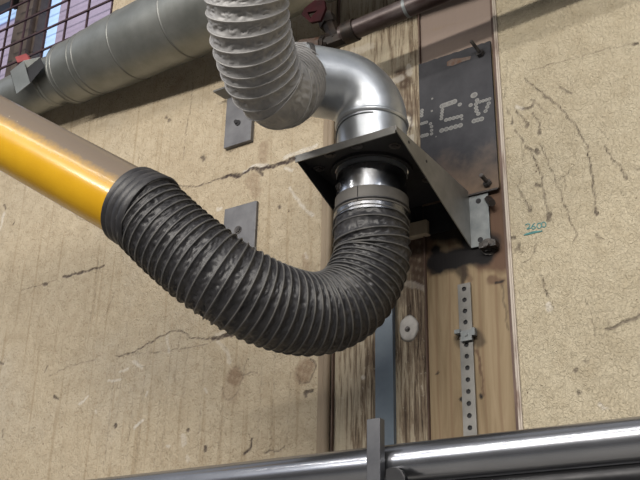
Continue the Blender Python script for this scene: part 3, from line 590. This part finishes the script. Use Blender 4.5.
part('clip',join(box(nc[0]-.013,nc[0]+.013,-.013,-.005,nc[2]-.014,nc[2]+.010),box(nc[0]-.026,nc[0]-.013,-.018,-.002,nc[2]+.004,nc[2]+.013),box(nc[0]+.013,nc[0]+.021,-.014,-.002,nc[2]-.004,nc[2]+.013),cyl((nc[0]+.001,-.013,nc[2]-.001),(nc[0]+.001,-.016,nc[2]-.001),.0035,8)),'zinc',t)
pc=at(408,328,.0); pts=[]
for k in range(26):
    a=2*PI*k/26; r=.0265*(1+.12*noise.noise(Vector((math.cos(a)*2,math.sin(a)*2,3)))); pts.append((pc[0]+r*.95*math.cos(a),.0035,pc[2]+r*1.22*math.sin(a)))
V=[(p[0],.0035,p[2]) for p in pts]+[(pc[0]+(p[0]-pc[0])*.8,-.001,pc[2]+(p[2]-pc[2])*.8) for p in pts]+[(pc[0]+(p[0]-pc[0])*.3,-.0005,pc[2]+(p[2]-pc[2])*.25) for p in pts]
Fc=[(i+26*k,(i+1)%26+26*k,26*(k+1)+(i+1)%26,26*(k+1)+i) for k in (0,1) for i in range(26)]+[tuple(range(52,78)),tuple(range(26))]
t=thing('putty_patch','round white putty patch with a screw in it on the weathered boarding','patch',pc)
part('putty',(V,Fc),'putty',t,True); part('screw',hexbolt((pc[0]-.001,-.0005,pc[2]-.003),(0,-1,0),.0045,.003,.002,.006),'stud',t)
b0=at(411,235,-.01); b1=at(428,222,-.01)
bevel(part('wood_block',box(b0[0]-.02,b1[0],-.018,.0035,at(420,236,-.01)[2],at(420,222,-.01)[2]),'blockwood',None,label='small pale wood block tucked under the black bracket',cat='block'),.002)
# ------------------------------------------------------------------ teal handwriting 2600 with underline
def stroke(pts,r=.0011):
    P_=np.array([at(480+a_/2.667,180+b_/2.667,-.0006) for a_,b_ in pts]); return sweep(spline(P_,.002)[0] if len(P_)>2 else np.array([P_[0],(P_[0]+P_[1])/2,P_[1]]),r,6)
circ=lambda cx,cy,rx,ry:[(cx+rx*math.cos(a),cy+ry*math.sin(a)) for a in np.linspace(-1.2,2*PI-1.2,14)]
part('handwriting',join(stroke([(121,121),(126,117),(133,119),(131,126),(124,131),(131,130),(137,127)]),stroke([(146,115),(140,121),(138,128),(143,131),(148,127),(144,123),(139,125)]),stroke(circ(158,122,6,7)),stroke(circ(170,119,6,7)),stroke([(117,147),(140,142),(166,136)],.0016),stroke([(121,144),(142,138),(160,136)],.001)),'teal',wr,True,label='teal handwritten number 2600 underlined')
# ------------------------------------------------------------------ rail and upright in front
rz=at(375,446,-.40)[2]-.037; ry=-.40
t=thing('steel_rail','long polished round steel rail crossing along the bottom','rail',(-.7,ry,rz))
part('tube',cyl((-3.2,ry,rz-.004),(1.2,ry,rz+.002),.036,64),'bright',t,True)
part('lower_beam',join(cyl((-.86,ry+.01,rz-.052),(1.2,ry+.01,rz-.050),.024,40),box(-.86,1.2,ry-.01,ry+.06,rz-.3,rz-.075)),'beam',t,True,label='black lower beam')
up=at(367,420,-.455); up2=at(380,420,-.455)
t=thing('upright_bar','short dark steel upright bar clamped in front of the polished rail','bar',((up[0]+up2[0])/2,-.455,rz-.1))
bevel(part('bar',box(up[0],up2[0]+.001,-.457,-.440,rz-.5,up[2]+.001),'darkbar',t),.0015,3)
lg=[(385,469),(390,467),(396,467),(402,471),(405,477),(406,500),(384,500)]
bevel(part('lug',prism([at(x,y_,-.447) for x,y_ in lg],(0,.012,0)),'beam',t),.002)
# ------------------------------------------------------------------ light
def area(name,loc,target,sx,sy,power,col):
    l=bpy.data.lights.new(name,'AREA'); l.shape='RECTANGLE'; l.size=sx; l.size_y=sy; l.energy=power; l.color=col
    o=link(bpy.data.objects.new(name,l)); o.location=loc; d=Vector(target)-Vector(loc); o.rotation_euler=d.to_track_quat('-Z','Y').to_euler(); return o
area('strip_lamp_low',(-.6,-4.2,3.80),(-1.0,0,2.8),5.5,.14,250,(1,.94,.85))
area('strip_lamp_high',(-.6,-2.6,4.40),(-1.0,0,2.8),5.5,.10,48,(1,.95,.88))
w_=bpy.data.worlds.new('hall'); bpy.context.scene.world=w_; w_.use_nodes=True; nt=w_.node_tree
bg=nt.nodes['Background']; tc=nt.nodes.new('ShaderNodeTexCoord'); sx=nt.nodes.new('ShaderNodeSeparateXYZ'); nt.links.new(tc.outputs['Generated'],sx.inputs[0])
nn_=nz(nt,tc.outputs['Generated'],3.0,3,.5)
g=mth(nt,'ADD',mth(nt,'MULTIPLY_ADD',sx.outputs[2],.5),mth(nt,'MULTIPLY',mth(nt,'SUBTRACT',nn_,.5),.5)); g.node.inputs[0].links[0].from_node.inputs[2].default_value=.5
amb=ramp(nt,g,[(.0,(.03,.028,.026)),(.45,(.085,.08,.075)),(.62,(.26,.26,.27)),(.85,(.46,.48,.52)),(1,(.42,.42,.44))])
# bright window-like stripes added to the world background for reflections on the metal
az=mth(nt,'ARCTAN2',sx.outputs[0],sx.outputs[1]); sn=mth(nt,'SINE',mth(nt,'MULTIPLY',az,9.0))
wz=mth(nt,'MULTIPLY',mth(nt,'GREATER_THAN',sn,.35),mth(nt,'MULTIPLY',mth(nt,'GREATER_THAN',sx.outputs[2],.22),mth(nt,'LESS_THAN',sx.outputs[2],.62)))
wz=mth(nt,'MULTIPLY',wz,mth(nt,'LESS_THAN',sx.outputs[1],-.15))
nt.links.new(mixc(nt,wz,amb,(1.25,1.35,1.55)),bg.inputs[0]); bg.inputs[1].default_value=.8
# ------------------------------------------------------------------ camera
cam=bpy.data.cameras.new('camera'); cam.sensor_width=36; cam.lens=F/640*36; cam.clip_start=.05
co=link(bpy.data.objects.new('camera',cam)); co.location=Vector(CAM)
from mathutils import Matrix
right=R@np.array([1,0,0]); upv=R@np.array([0,-1,0]); bk=R@np.array([0,0,-1])
co.rotation_euler=Matrix([[right[i],upv[i],bk[i]] for i in range(3)]).to_euler()
sc=bpy.context.scene; sc.camera=co
sc.view_settings.view_transform='Standard'; sc.view_settings.look='None'; sc.view_settings.gamma=1; sc.view_settings.exposure=0; sc.view_settings.use_curve_mapping=False
